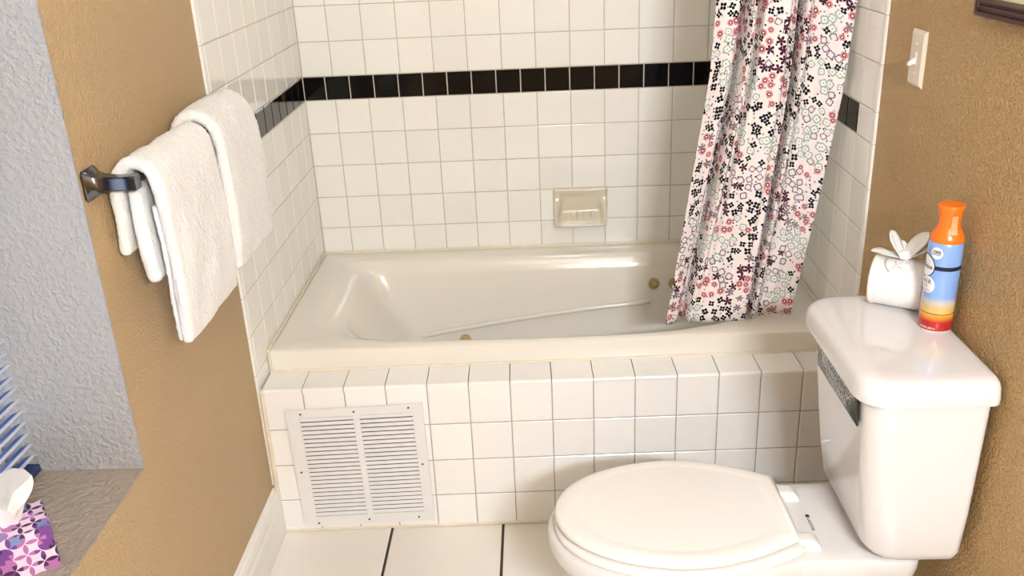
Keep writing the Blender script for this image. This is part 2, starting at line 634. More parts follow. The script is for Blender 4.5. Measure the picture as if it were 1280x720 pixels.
# left wall with the window opening
WY0, WY1, WZ0, WZ1 = -2.55, -1.542, 0.652, 1.95
XW = -0.006
mb = MB()
mb.box(-0.30, XW, WY1, 0.0016, 0, CEIL)
mb.box(-0.30, XW, Y_REAR, WY0, 0, CEIL)
mb.box(-0.30, XW, WY0, WY1, 0, WZ0)
mb.box(-0.30, XW, WY0, WY1, WZ1, CEIL)
wall_left = mb.build('wall_left', 'tan_smooth')
tag(wall_left, 'tan textured left wall with a deep window recess and a tiled end', 'wall', kind='structure')
bed = MB().box(XW, -0.0016, YE_L + 0.004, 0.0016, 0.0, CEIL).build('grout_bed', 'grout', wall_left)
pl_left = lambda u, v: ((0.0, u, v), B_LEFT)
for (z0, z1) in white_rows(0.0 + 0.40):
    for (y0, y1) in spans(lines(YE_L + 0.008, 0.0, -0.09, P)):
        place_tile('tile', wall_left, y0, y1, z0, z1, pl_left, 'tile')
for (y0, y1) in spans(lines(YE_L + 0.008, 0.0, -0.074, 0.0795)):
    place_tile('black_tile', wall_left, y0, y1, ZB, ZT, pl_left, 'black_tile', g=0.0036)
# bullnose edging of the tiled left wall
def bullnose(name, x, y, z0, z1, into, parent=None):
    prof = [(0, 0.010), (0, 0.003), (into * 0.0015, 0.0008), (into * 0.004, 0), (into * 0.008, 0), (into * 0.008, 0.010)]
    rings = [[(x + a, y + b, z) for a, b in prof] for z in (z0, z1)]
    return MB().rings(rings).build(name, 'trim', parent)
rowset = sorted(set([round(a, 4) for r in white_rows(0.40) for a in r]))
rowset_left = [0.156, 0.272] + rowset
tr = empty('trim_1', (0, YE_L, 0))
tag(tr, 'thin white bullnose edging where tile meets tan paint on left wall', 'trim', kind='structure')
for a, b in spans(rowset_left):
    o = bullnose('edge_piece', 0.0, -0.001, a + 0.001, b - 0.001, -1, tr)

# right wall
XR = L + 0.006
wall_right = MB().box(XR, L + 0.30, Y_REAR, 0.0016, 0, CEIL).build('wall_right', 'tan')
tag(wall_right, 'tan textured right wall behind the toilet with tiled end', 'wall', kind='structure')
MB().box(L + 0.0016, XR, YE_R + 0.006, 0.0016, 0.0, CEIL).build('grout_bed', 'grout', wall_right)
pl_right = lambda u, v: ((L, u, v), B_RIGHT)
cuts = [YE_R + 0.016] + [YE_R + 0.016 + 0.105 + k * P for k in range(0, 7)] + [0.0]
cuts = [c for c in cuts if c < -0.02] + [0.0]
for (z0, z1) in white_rows(0.40):
    for (y0, y1) in spans(cuts):
        place_tile('tile', wall_right, y0, y1, z0, z1, pl_right, 'tile')
place_tile('tile', wall_right, cuts[0], cuts[1], ZB, ZT, pl_right, 'tile')
for (y0, y1) in spans(lines(cuts[1], 0.0, cuts[1], 0.0795)):
    place_tile('black_tile', wall_right, y0, y1, ZB, ZT, pl_right, 'black_tile', g=0.0036)
tr = empty('trim_2', (L, YE_R, 0))
tag(tr, 'white rounded tile edging running up the right wall beside tan paint', 'trim', kind='structure')
for a, b in spans(rowset):
    prof = [(0.007, 0.0), (0.002, 0.0006), (0.0004, 0.004), (0.0, 0.009), (0.0, 0.0155), (0.007, 0.0155)]
    rings = [[(pa, pb, z) for pa, pb in prof] for z in (a + 0.001, b - 0.001)]
    MB().rings(rings).build('edge_piece', 'trim', tr)

# rear wall and ceiling
wall_rear = MB().box(-0.30, L + 0.30, Y_REAR - 0.12, Y_REAR, 0, CEIL).build('wall_rear', 'tan')
tag(wall_rear, 'plain tan wall behind the camera', 'wall', kind='structure')
ceiling = MB().box(-0.30, L + 0.30, Y_REAR - 0.12, 0.12, CEIL, CEIL + 0.1).build('ceiling', 'ceiling')
tag(ceiling, 'flat white textured ceiling above the frame', 'ceiling', kind='structure')

# floor
floor = MB().box(-0.30, L + 0.30, Y_REAR - 0.12, 0.12, -0.10, -0.0022).build('floor', 'grout_floor')
tag(floor, 'cream square floor tiles with dark brown joints', 'floor', kind='structure')
pl_floor = lambda u, v: ((u, v, 0.0), B_UP)
for (x0, x1) in spans(lines(0.006, L, 0.3125, 0.3130)):
    for (y0, y1) in spans(lines(Y_REAR, -0.847, -1.160, 0.3130)):
        place_tile('floor_tile', floor, x0, x1, y0, y1, pl_floor, 'floor_tile', g=0.0075, jit=0.0008, bev=0.003)

# window recess lining, frame and glass
win = empty('window_1', (0, 0, 0))
tag(win, 'deep window recess with grey textured reveal in left wall', 'window', kind='structure')
XB = -0.262
MB().box(XB, XW + 0.001, WY1 - 0.004, WY1, WZ0, WZ1).build('reveal_side', 'reveal', win)
MB().box(XB, XW + 0.001, WY0, WY0 + 0.004, WZ0, WZ1).build('reveal_side', 'reveal', win)
MB().box(XB, XW + 0.001, WY0 + 0.004, WY1 - 0.004, WZ0, WZ0 + 0.004).build('sill', 'sill', win)
MB().box(XB, XW + 0.001, WY0 + 0.004, WY1 - 0.004, WZ1 - 0.004, WZ1).build('reveal_top', 'reveal', win)
mb = MB()
for a, b, c, d in ((WY0 + .004, WY0 + .044, WZ0 + .004, WZ1 - .004), (WY1 - .044, WY1 - .004, WZ0 + .004, WZ1 - .004),
                   (WY0 + .044, WY1 - .044, WZ0 + .004, WZ0 + .044), (WY0 + .044, WY1 - .044, WZ1 - .044, WZ1 - .004),
                   (WY0 + .044, WY1 - .044, 1.27, 1.30)):
    mb.box(-0.298, -0.266, a, b, c, d)
mb.build('window_frame', 'white_plastic', win)
MB().box(-0.284, -0.280, WY0 + .044, WY1 - .044, WZ0 + .044, 1.27).build('window_pane', 'glass', win)
MB().box(-0.284, -0.280, WY0 + .044, WY1 - .044, 1.30, WZ1 - .044).build('window_pane', 'glass', win)

# baseboard
def baseboard():
    prof = [(0, 0.0), (0.017, 0.0), (0.017, 0.085), (0.0155, 0.090), (0.0155, 0.095), (0.013, 0.099), (0.013, 0.122), (0.011, 0.127),
            (0.0105, 0.134), (0.007, 0.139), (0.0065, 0.146), (0.003, 0.150), (0, 0.150)]
    rings = [[(XW + a, y, z) for a, z in prof] for y in (Y_REAR, YE_L - 0.003)]
    o = MB().rings(rings).build('baseboard_left', 'trim')
    return tag(o, 'white moulded baseboard along the foot of left wall', 'baseboard', kind='structure')
baseboard()

# tub apron: low tiled wall with a tiled ledge
YA = -0.879
A_TOP, A_P, LEDGE = 0.4427, 0.1129, 0.1067
ang = math.atan(S_APRON)
apron = empty('wall_apron', (0, YA, 0), ang)
tag(apron, 'low white tiled wall with tiled ledge in front of the bathtub', 'wall', kind='structure')
MB().box(0.006, L - 0.002, 0.0018, 0.104, 0.0, A_TOP - 0.001).build('core', 'grout_apron', apron)
pl_ap = lambda u, v: ((u, 0.0, v), B_BACK)
acuts = lines(0.006, L - 0.003, 0.1137, P)
for (z0, z1) in ((A_TOP - A_P, A_TOP), (A_TOP - 2 * A_P, A_TOP - A_P), (A_TOP - 3 * A_P, A_TOP - 2 * A_P), (0.004, A_TOP - 3 * A_P)):
    for (x0, x1) in spans(acuts):
        place_tile('tile', apron, x0, x1, z0, z1, pl_ap, 'tile_apron')
# ledge tiles with a rounded nose
def ledge_tile(w):
    prof = [(-0.0015, -0.004)]
    for k in range(6):
        a = PI + PI / 2 * 0 + (PI / 2) * k / 5
        prof.append((0.0055 + 0.007 * math.cos(a), 0.0030 - 0.007 * math.sin(a)))
    prof += [(LEDGE, 0.010), (LEDGE, -0.002), (0.004, -0.002)]
    rings = [[(x, y, z) for y, z in prof] for x in (-w / 2, w / 2)]
    return make_mesh('ledge_tile', *(lambda m: (m.v, m.f))(MB().rings(rings)))
lcache = {}
for (x0, x1) in spans(acuts):
    w = round(x1 - x0 - 0.0024, 4)
    if w < 0.01:
        continue
    if w not in lcache:
        lcache[w] = ledge_tile(w)
    link('ledge_tile', lcache[w], 'tile_apron', apron, ((x0 + x1) / 2, 0, A_TOP))
# caulk lines
MB().tube([(0.006, 0.0, 0.004), (L - 0.01, 0.0, 0.004)], 0.0042, 6).build('caulk', 'caulk', apron)
MB().tube([(0.006, LEDGE, 0.4535), (L - 0.01, LEDGE, 0.4535)], 0.0035, 6).build('caulk', 'caulk', apron)
MB().tube([(0.0052, 0.001, 0.004), (0.0052, 0.001, 0.452)], 0.0075, 8).build('caulk', 'caulk', apron)

# ------------------------------------------------------------------ bathtub
RIM = 0.514
tub = empty('bathtub', (0, 0, 0))
tag(tub, 'glossy biscuit bathtub set behind the tiled ledge', 'bathtub')
def tub_shell():
    cx, cy = 0.79, -0.40
    angs = []
    X0, X1, Y1 = 0.002, L - 0.002, -0.003
    def yfront(x):
        return YA + LEDGE + 0.002 + S_APRON * x
    N = 260
    for k in range(N):
        angs.append(2 * PI * k / N)
    for (px, py) in ((X0, yfront(X0)), (X1, yfront(X1)), (X1, Y1), (X0, Y1)):
        angs.append(math.atan2(py - cy, px - cx) % (2 * PI))
    for k in range(24):
        angs.append(math.atan2(-0.105 - cy, 0.13 - cx) % (2 * PI) + (k - 11.5) * 0.003)
    angs = sorted(angs)
    def rect(a, inset=0.0):
        d = (math.cos(a), math.sin(a))
        best = 9
        for (nx, ny, c) in ((1, 0, X1 - inset), (-1, 0, -(X0 + inset)), (0, 1, Y1 - inset)):
            q = d[0] * nx + d[1] * ny
            if q > 1e-9:
                best = min(best, (c - (cx * nx + cy * ny)) / q)
        # front edge: y = y0 + s x
        q = -d[1] + S_APRON * d[0]
        if q > 1e-9:
            best = min(best, (cy - (yfront(0) + inset) - S_APRON * cx) / q)
        return (cx + d[0] * best, cy + d[1] * best)
    def sup(a, x0, x1, y0, y1, e):
        """superellipse-like opening with separate half extents"""
        d = (math.cos(a), math.sin(a))
        hx = (x1 - cx) if d[0] > 0 else (cx - x0)
        hy = (y1 - cy) if d[1] > 0 else (cy - y0)
        ex = e[0] if d[0] < 0 and d[1] > 0 else e[1] if d[0] < 0 else e[2] if d[1] > 0 else e[3]
        s = ((abs(d[0]) / hx) ** ex + (abs(d[1]) / hy) ** ex) ** (-1.0 / ex)
        return (cx + d[0] * s, cy + d[1] * s)
    rings = []
    rings.append([(*rect(a), 0.449) for a in angs])
    rings.append([(*rect(a), RIM - 0.010) for a in angs])
    rings.append([(*rect(a, 0.002), RIM - 0.004) for a in angs])
    rings.append([(*rect(a, 0.007), RIM - 0.001) for a in angs])
    rings.append([(*rect(a, 0.012), RIM) for a in angs])
    E0 = (22, 5, 12, 2.6)
    spec = [  # x0, x1, y0, y1, z, exponents (back-left, front-left, back-right, front-right)
        (0.086, 1.450, -0.737, -0.090, RIM, E0),
        (0.092, 1.444, -0.731, -0.094, RIM - 0.002, E0),
        (0.125, 1.434, -0.722, -0.102, RIM - 0.016, (16, 3.6, 12, 2.6)),
        (0.148, 1.424, -0.716, -0.110, RIM - 0.034, (14, 3.2, 12, 2.6)),
        (0.156, 1.420, -0.712, -0.113, RIM - 0.042, (14, 3.0, 12, 2.6)),
        (0.163, 1.417, -0.708, -0.116, RIM - 0.050, (14, 3.0, 12, 2.6)),
        (0.205, 1.410, -0.696, -0.124, 0.400, (14, 3.0, 12, 2.8)),
        (0.260, 1.395, -0.680, -0.134, 0.320, (14, 3.0, 12, 3)),
        (0.330, 1.380, -0.665, -0.144, 0.220, (12, 3.2, 12, 3)),
        (0.375, 1.362, -0.645, -0.156, 0.155, (9, 4, 8, 3)),
        (0.420, 1.335, -0.610, -0.185, 0.120, (6, 4, 5, 3)),
        (0.480, 1.290, -0.570, -0.230, 0.108, (3, 3, 3, 3)),
        (0.700, 0.900, -0.450, -0.350, 0.104, (2, 2, 2, 2)),
    ]
    for x0, x1, y0, y1, z, e in spec:
        rings.append([(*sup(a, x0, x1, y0, y1, e), z) for a in angs])
    m = MB().rings(rings, cap0=False, cap1=True)
    o = m.build('shell', 'tub', tub, smooth=True, angle=40)
    return o
tub_shell()
# moulded arm-rest rib on the far side
pts = [(0.325, -0.150, 0.250), (0.45, -0.150, 0.272), (0.62, -0.148, 0.298), (0.80, -0.146, 0.322), (0.95, -0.144, 0.338), (1.07, -0.140, 0.346), (1.12, -0.130, 0.348)]
MB().tube(catmull(pts, 6), 0.0080, 12).build('armrest_rib', 'tub', tub, smooth=True)
def fitting(x, y, z, r, name):
    root = MB().lathe([(r, 0.004), (r, -0.004), (r * 0.94, -0.008), (r * 0.72, -0.009), (r * 0.68, -0.006)], 28, (x, y, z), 'y').build(name, 'brass', tub, smooth=True, angle=40)
    MB().lathe([(r * 0.60, -0.004), (r * 0.60, -0.010), (r * 0.45, -0.013), (0.001, -0.0135)], 24, (x, y, z), 'y').build('button', 'brass', root, smooth=True, angle=40)
fitting(1.133, -0.1225, 0.410, 0.0185, 'control_knob')
fitting(1.200, -0.1225, 0.408, 0.0185, 'control_knob')
fitting(0.486, -0.1425, 0.230, 0.0200, 'water_jet')
fitting(0.93, -0.150, 0.190, 0.0230, 'water_jet')
# caulk bead round the tub deck
MB().tube([(0.0055, YA + LEDGE + 0.004, 0.449), (0.0055, YA + LEDGE + 0.004, RIM - 0.004)], 0.0055, 8).build('caulk_bead', 'caulk', tub)
MB().tube([(0.004, YA + LEDGE + 0.004, RIM + 0.001), (0.004, -0.0062, RIM + 0.001), (L - 0.004, -0.0062, RIM + 0.001), (L - 0.004, YA + LEDGE + 0.034, RIM + 0.001)], 0.0055, 8).build('caulk_bead', 'caulk', tub)

# ------------------------------------------------------------------ vent grille on the apron
def vent():
    w, h = 0.366, 0.371
    root = empty('vent_grille', (0.070, YA + S_APRON * 0.07 - 0.0014, 0.021))
    root.rotation_euler = (0, math.radians(-1.2), ang)
    tag(root, 'white louvred metal return air grille on tiled apron', 'vent')
    ox = [(0.097, 0.490), (0.533, 0.924)]
    zt, zb = h * (1 - 0.0625), h * (1 - 0.913)
    mb = MB()
    d = -0.009
    mb.box(0, w, d, -0.001, zt, h)
    mb.box(0, w, d, -0.001, 0, zb)
    mb.box(0, w * ox[0][0], d, -0.001, zb, zt)
    mb.box(w * ox[0][1], w * ox[1][0], d, -0.001, zb, zt)
    mb.box(w * ox[1][1], w, d, -0.001, zb, zt)
    fr = mb.build('frame', 'vent', root)
    MB().box(w * .09, w * .93, -0.0015, -0.0008, zb - 0.004, zt + 0.004).build('backing', 'dark_gap', root)
    n = 24
    p = (zt - zb) / n
    for (a, b) in ox:
        ww = w * (b - a)
        vs = []
        prof = [(-0.0078, -p * 0.40), (-0.0092, -p * 0.36), (-0.0088, -p * 0.22), (-0.0040, p * 0.20), (-0.0032, p * 0.16)]
        rings = [[(x, y, z) for y, z in prof] for x in (0, ww)]
        m = MB().rings(rings)
        me = make_mesh('slat', m.v, m.f)
        for k in range(n):
            link('slat', me, 'vent', root, (w * a, 0, zb + p * (k + 0.55)))
    sm = MB().lathe([(0.0030, 0), (0.0030, -0.0012), (0.0018, -0.0020), (0.0001, -0.0021)], 10, (0, 0, 0), 'y')
    sme = make_mesh('screw', sm.v, sm.f)
    for u, v in ((.11, .972), (.50, .970), (.90, .978), (.045, .485), (.955, .50), (.11, .028), (.50, .040), (.88, .038)):
        link('screw', sme, 'screw', root, (w * u, d, h * v))
vent()

# ------------------------------------------------------------------ soap dish on the back wall
def soap_dish():
    x0, x1, z0, z1 = 0.802, 0.987, 0.590, 0.720
    root = empty('soap_dish', ((x0 + x1) / 2, 0, z0))
    tag(root, 'beige glazed ceramic soap dish set into the back wall tiles', 'soap dish')
    w, h = x1 - x0, z1 - z0
    # height field: bevelled flange, scooped back and a tray with raised lip
    nu, nv = 56, 44
    vs, fs = [], []
    def sm(a, b, x):
        t = max(0.0, min(1.0, (x - a) / (b - a)))
        return t * t * (3 - 2 * t)
    for j in range(nv + 1):
        for i in range(nu + 1):
            u, v = i / nu, j / nv
            e = min(u, 1 - u) * w
            f = min(v, 1 - v) * h
            edge = sm(0, 0.007, min(e, f)) ** 0.6
            body = 0.011 + 0.040 * sm(0.80, 0.16, v)                      # the block swells towards the bottom
            wall = 0.10 + 0.03 * sm(0.2, 0.7, v)
            inside = sm(wall - 0.05, wall + 0.07, min(u, 1 - u))            # between the two cheeks
            inside *= sm(0.055, 0.115, v) * sm(0.90, 0.74, v)
            floor_ = 0.007 + 0.036 * sm(0.40, 0.10, v)                     # tray floor curving up to the lip
            d = edge * (body * (1 - inside) + floor_ * inside)
            vs.append(((u - 0.5) * w, -d, v * h))
    for j in range(nv):
        for i in range(nu):
            a = j * (nu + 1) + i
            fs.append((a, a + 1, a + nu + 2, a + nu + 1))
    link('body', make_mesh('body', vs, fs, True, 75), 'soap', root)
    # drain ribs
    for k in range(4):
        x = -0.034 + 0.0227 * k
        MB().tube([(x, -0.012, 0.046), (x, -0.025, 0.031), (x, -0.036, 0.021)], 0.0035, 8).build('rib', 'soap', root, smooth=True)
soap_dish()

# ------------------------------------------------------------------ shower curtain and rod
ZROD = 1.98
YROD = -0.70
def curtain():
    NU, NV = 340, 70
    zb, zt = 0.5165, ZROD - 0.035
    def lerp_tab(tab, z):
        for (za, a), (zc, c) in zip(tab[:-1], tab[1:]):
            if z <= zc:
                t = (z - za) / (zc - za)
                return a + (c - a) * max(0, t)
        return tab[-1][1]
    XLt = [(0.50, 1.092), (0.80, 1.135), (1.20, 1.190), (1.38, 1.199), (2.0, 1.215)]
    XRt = [(0.50, 1.445), (0.80, 1.487), (1.13, 1.527), (1.38, 1.540), (2.0, 1.542)]
    def folds(u, z):
        s = (z - 0.5) / 0.88
        y = 0.010 * math.sin(2 * PI * (u * 1.5 + 0.1 * s)) - 0.006 * math.cos(2 * PI * u * 3.2 + s)
        amp = 0.6 + 0.6 * s
        def valley(u0, w, d):
            q = (u - u0) / w
            return d * math.exp(-q * q)
        y += valley(0.13 + 0.09 * s, 0.026, 0.062 * amp)
        y += valley(0.245 + 0.075 * s, 0.024, 0.050 * max(0, s))
        y += valley(0.66 - 0.05 * s, 0.018, 0.062 * amp)
        y += valley(0.58 - 0.02 * s, 0.020, 0.036 * max(0, s - 0.15))
        y += valley(0.90 - 0.05 * s, 0.05, 0.016)
        y -= valley(0.19 + 0.085 * s, 0.028, 0.016 * amp)
        y -= valley(0.70 - 0.04 * s, 0.030, 0.016 * amp)
        return y
    vs, uvs = [], []
    for j in range(NV + 1):
        z = zb + (zt - zb) * j / NV
        xl, xr = lerp_tab(XLt, z), lerp_tab(XRt, z)
        k = (z - 0.5) / (ZROD - 0.5)
        y0 = -0.682 + (YROD + 0.682) * k
        arc, px, py = 0.0, None, None
        for i in range(NU + 1):
            u = i / NU
            x = xl + (xr - xl) * u
            y = y0 + 0.040 * u * (1 - k) + folds(u, z) + 0.002 * noise.noise((u * 9, z * 5, 1))
            zz = z
            if px is not None:
                arc += math.hypot(x - px, y - py)
            px, py = x, y
            vs.append((x, y, zz))
            uvs.append((arc, zz))
    fs = []
    for j in range(NV):
        for i in range(NU):
            a = j * (NU + 1) + i
            fs.append((a, a + 1, a + NU + 2, a + NU + 1))
    me = bpy.data.meshes.new('cloth')
    me.from_pydata(vs, [], fs)
    me.update()
    uvl = me.uv_layers.new(name='cloth')
    for lp in me.loops:
        uvl.data[lp.index].uv = uvs[lp.vertex_index]
    me.polygons.foreach_set('use_smooth', [True] * len(me.polygons))
    root = empty('shower_curtain', (0, 0, 0))
    tag(root, 'floral printed shower curtain gathered at the right end of the tub', 'curtain')
    o = link('cloth', me, 'curtain', root)
    so = o.modifiers.new('thickness', 'SOLIDIFY')
    so.thickness = 0.0012
    for k in range(7):
        x = 1.235 + 0.048 * k
        c = [(x, YROD + 0.024 * math.cos(2 * PI * q / 16), ZROD - 0.008 + 0.030 * math.sin(2 * PI * q / 16)) for q in range(17)]
        MB().tube(c, 0.0018, 6).build('curtain_ring', 'chrome', root, smooth=True)
curtain()
rod = empty('curtain_rod', (0, YROD, ZROD))
tag(rod, 'chrome shower curtain rod spanning the alcove above the frame', 'curtain rod')
MB().tube([(0.002, 0, 0), (L - 0.002, 0, 0)], 0.0125, 16).build('pole', 'chrome', rod, smooth=True, angle=50)
for a, b in ((0.001, 0.018), (L - 0.018, L - 0.001)):
    MB().tube([(a, 0, 0), (b, 0, 0)], 0.028, 20).build('flange', 'chrome', rod, smooth=True, angle=50)

# ------------------------------------------------------------------ toilet
YC = -1.400
toilet = empty('toilet', (0, 0, 0))
tag(toilet, 'white porcelain toilet with closed lid beside the tub', 'toilet')
def egg(half, n=6):
    """closed outline from half-outline points (x, halfwidth), tip first"""
    h = catmull([(x, w, 0) for x, w in half], n)
    top = [(p.x, max(0.0, p.y)) for p in h]
    return [(x, YC - w) for x, w in top] + [(x, YC + w) for x, w in reversed(top[1:])]
LID_H = [(0.768, 0.0), (0.773, 0.038), (0.797, 0.085), (0.845, 0.129), (0.915, 0.162), (1.00, 0.179), (1.075, 0.176), (1.15, 0.155), (1.215, 0.125), (1.250, 0.106)]
def scaled(outl, k, cx=1.02):
    return [(cx + (x - cx) * k, YC + (y - YC) * k) for x, y in outl]
def inset(outl, d):
    """shrink an outline by a distance (towards the centre of gravity)"""
    n = len(outl)
    out = []
    for i in range(n):
        a, b = Vector(outl[i - 1]), Vector(outl[(i + 1) % n])
        t = (b - a)
        if t.length < 1e-9:
            out.append(outl[i])
            continue
        t.normalize()
        nrm = Vector((t.y, -t.x))
        p = Vector(outl[i]) - nrm * d
        out.append((p.x, p.y))
    return out
def ring_at(outl, z):
    return [(x, y, z) for x, y in outl]
lid_o = egg(LID_H)
# orientation check so that inset really shrinks
if max(y for x, y in inset(lid_o, 0.01)) > max(y for x, y in lid_o):
    lid_o = list(reversed(lid_o))
# lid
mb = MB()
LZ = 0.0050
rr = [ring_at(scaled(lid_o, 0.93), 0.4105 + LZ), ring_at(inset(lid_o, 0.003), 0.4105 + LZ), ring_at(lid_o, 0.4135 + LZ), ring_at(lid_o, 0.4190 + LZ),
      ring_at(inset(lid_o, 0.002), 0.4235 + LZ), ring_at(inset(lid_o, 0.006), 0.4265 + LZ), ring_at(scaled(lid_o, 0.93), 0.4282 + LZ), ring_at(scaled(lid_o, 0.845), 0.4292 + LZ), ring_at(scaled(lid_o, 0.825), 0.4284 + LZ),
      ring_at(scaled(lid_o, 0.80), 0.4286 + LZ), ring_at(scaled(lid_o, 0.45), 0.4305 + LZ), ring_at(scaled(lid_o, 0.1), 0.4310 + LZ)]
mb.rings(rr)
mb.build('lid', 'seat', toilet, smooth=True, angle=60)
# seat ring under the lid
SEAT_H = [(0.766, 0.0), (0.771, 0.040), (0.795, 0.088), (0.843, 0.132), (0.914, 0.165), (1.00, 0.183), (1.08, 0.180), (1.16, 0.160), (1.23, 0.130), (1.262, 0.110)]
seat_o = egg(SEAT_H)
if max(y for x, y in inset(seat_o, 0.01)) > max(y for x, y in seat_o):
    seat_o = list(reversed(seat_o))
inn = scaled(seat_o, 0.66, 1.0)
rr = [ring_at(inset(seat_o, 0.004), 0.3915), ring_at(seat_o, 0.3945), ring_at(seat_o, 0.402), ring_at(inset(seat_o, 0.004), 0.4065), ring_at(inset(seat_o, 0.010), 0.4080),
      ring_at(scaled(seat_o, 0.70, 1.0), 0.4060), ring_at(inn, 0.402), ring_at(inn, 0.3915)]
mb = MB().rings(rr, cap0=False, cap1=False)
n = len(seat_o)
mb.f += [((len(rr) - 1) * n + j, (len(rr) - 1) * n + (j + 1) % n, (j + 1) % n, j) for j in range(n)]
mb.build('seat', 'seat', toilet, smooth=True, angle=50)
for k, yy in ((0, -1.36), (1, -1.44)):
    pass
for xx, ww in ((0.80, 0.06), (1.15, 0.11)):
    for s in (-1, 1):
        link('bumper', bevel_box_mesh('bumper', 0.022, 0.010, 0.004, 0.001), 'white_plastic', toilet, (xx, YC + s * ww, 0.4075))
# bowl: pedestal up to the rim
RIM_H = [(0.752, 0.0), (0.757, 0.042), (0.780, 0.092), (0.830, 0.138), (0.905, 0.172), (1.00, 0.187), (1.09, 0.180), (1.17, 0.160), (1.24, 0.140), (1.30, 0.130)]
rim_o = egg(RIM_H)
if max(y for x, y in inset(rim_o, 0.01)) > max(y for x, y in rim_o):
    rim_o = list(reversed(rim_o))
def morph(kx, ky, x0, dx=0.0):
    return [(x0 + (x - x0) * kx + dx, YC + (y - YC) * ky) for x, y in rim_o]
rr = [ring_at(morph(0.80, 0.58, 1.20, 0.04), 0.0), ring_at(morph(0.80, 0.60, 1.20, 0.04), 0.02), ring_at(morph(0.74, 0.54, 1.22, 0.04), 0.05), ring_at(morph(0.70, 0.53, 1.22, 0.03), 0.12),
      ring_at(morph(0.74, 0.60, 1.22, 0.02), 0.19), ring_at(morph(0.84, 0.76, 1.22, 0.01), 0.26), ring_at(morph(0.94, 0.91, 1.22), 0.315), ring_at(morph(0.985, 0.975, 1.22), 0.345),
      ring_at(rim_o, 0.362), ring_at(rim_o, 0.380), ring_at(inset(rim_o, 0.003), 0.3865), ring_at(inset(rim_o, 0.010), 0.390), ring_at(scaled(rim_o, 0.72, 1.0), 0.390),
      ring_at(scaled(rim_o, 0.68, 1.0), 0.380), ring_at(scaled(rim_o, 0.60, 1.0), 0.30), ring_at(scaled(rim_o, 0.30, 1.0), 0.22), ring_at(scaled(rim_o, 0.05, 1.0), 0.215)]
MB().rings(rr).build('bowl', 'porcelain', toilet, smooth=True, angle=60)
# deck joining bowl and tank, with a trapway below
def rrect_ring(x0, x1, hw, r, z, n=6, yc=YC):
    return [(x, y, z) for x, y in rounded_rect(x0, x1, yc - hw, yc + hw, (r, r, r, r), n)]
dk = [rrect_ring(1.20, 1.45, 0.095, 0.04, 0.02), rrect_ring(1.20, 1.46, 0.098, 0.04, 0.12), rrect_ring(1.19, 1.475, 0.112, 0.04, 0.25), rrect_ring(1.185, 1.485, 0.132, 0.035, 0.34),
      rrect_ring(1.18, 1.487, 0.138, 0.035, 0.362), rrect_ring(1.18, 1.487, 0.138, 0.035, 0.3790), rrect_ring(1.183, 1.484, 0.135, 0.033, 0.3870), rrect_ring(1.190, 1.477, 0.128, 0.03, 0.3905), rrect_ring(1.22, 1.44, 0.10, 0.02, 0.3920)]
MB().rings(dk).build('deck', 'porcelain', toilet, smooth=True, angle=60)
# hinge covers
def hinge(y):
    o = MB().rings([rrect_ring(1.246, 1.300, 0.021, 0.006, 0.389, 4, y), rrect_ring(1.247, 1.297, 0.019, 0.006, 0.400, 4, y),
                    rrect_ring(1.252, 1.287, 0.016, 0.006, 0.409, 4, y), rrect_ring(1.258, 1.276, 0.012, 0.005, 0.4125, 4, y)]).build('hinge_cover', 'white_plastic', toilet, smooth=True, angle=35)
    MB().tube([(1.255, y - 0.012, 0.406), (1.255, y + 0.012, 0.406)], 0.008, 14).build('hinge_pin', 'white_plastic', o, smooth=True, angle=40)
hinge(-1.318)
hinge(-1.482)
# tank
def tank_ring(z, xf, xb, hw, rf, rb, yc=-1.395, bow=0.0, n=8):
    o = rounded_rect(xf, xb, yc - hw, yc + hw, (rb, rb, rf, rf), n)
    if bow:
        o2 = []
        for x, y in o:
            q = (y - yc) / hw
            k = max(0.0, (xb - x) / (xb - xf))
            o2.append((x - bow * (1 - q * q) * k, y))
        o = o2
    return [(x, y, z) for x, y in o]
tk = [tank_ring(0.400, 1.400, 1.515, 0.130, 0.05, 0.02), tank_ring(0.405, 1.385, 1.530, 0.155, 0.06, 0.02), tank_ring(0.415, 1.372, 1.537, 0.168, 0.06, 0.02), tank_ring(0.432, 1.362, 1.540, 0.174, 0.06, 0.02),
      tank_ring(0.52, 1.350, 1.541, 0.178, 0.055, 0.015), tank_ring(0.64, 1.338, 1.542, 0.182, 0.05, 0.015), tank_ring(0.772, 1.327, 1.543, 0.186, 0.048, 0.015)]
MB().rings(tk).build('tank', 'porcelain', toilet, smooth=True, angle=50)
tl = [tank_ring(0.7705, 1.312, 1.546, 0.200, 0.055, 0.02), tank_ring(0.7685, 1.309, 1.5475, 0.2025, 0.057, 0.02), tank_ring(0.770, 1.306, 1.549, 0.205, 0.06, 0.02), tank_ring(0.780, 1.305, 1.549, 0.206, 0.06, 0.02),
      tank_ring(0.800, 1.308, 1.548, 0.203, 0.06, 0.02), tank_ring(0.808, 1.312, 1.546, 0.199, 0.06, 0.02), tank_ring(0.8135, 1.319, 1.543, 0.192, 0.058, 0.02), tank_ring(0.8160, 1.330, 1.538, 0.182, 0.055, 0.02),
      tank_ring(0.8170, 1.350, 1.525, 0.162, 0.05, 0.02), tank_ring(0.8178, 1.41, 1.48, 0.06, 0.02, 0.01)]
MB().rings(tl).build('tank_lid', 'porcelain', toilet, smooth=True, angle=50)
# small maker's mark on the deck
vs, fs = text_geom('LACOTOR', 0.0085, 'LEFT', 1.0, 0.0002)
mark = MB()
mark.add([(1.299 + v.y, -1.398 - v.x, 0.3925) for v in vs], fs)
mark.add([(1.2955, -1.394, 0.3925), (1.3035, -1.394, 0.3925), (1.3035, -1.384, 0.3925), (1.2955, -1.384, 0.3925)], [(0, 1, 2, 3)])
mark.build('maker_mark', 'ink', toilet)

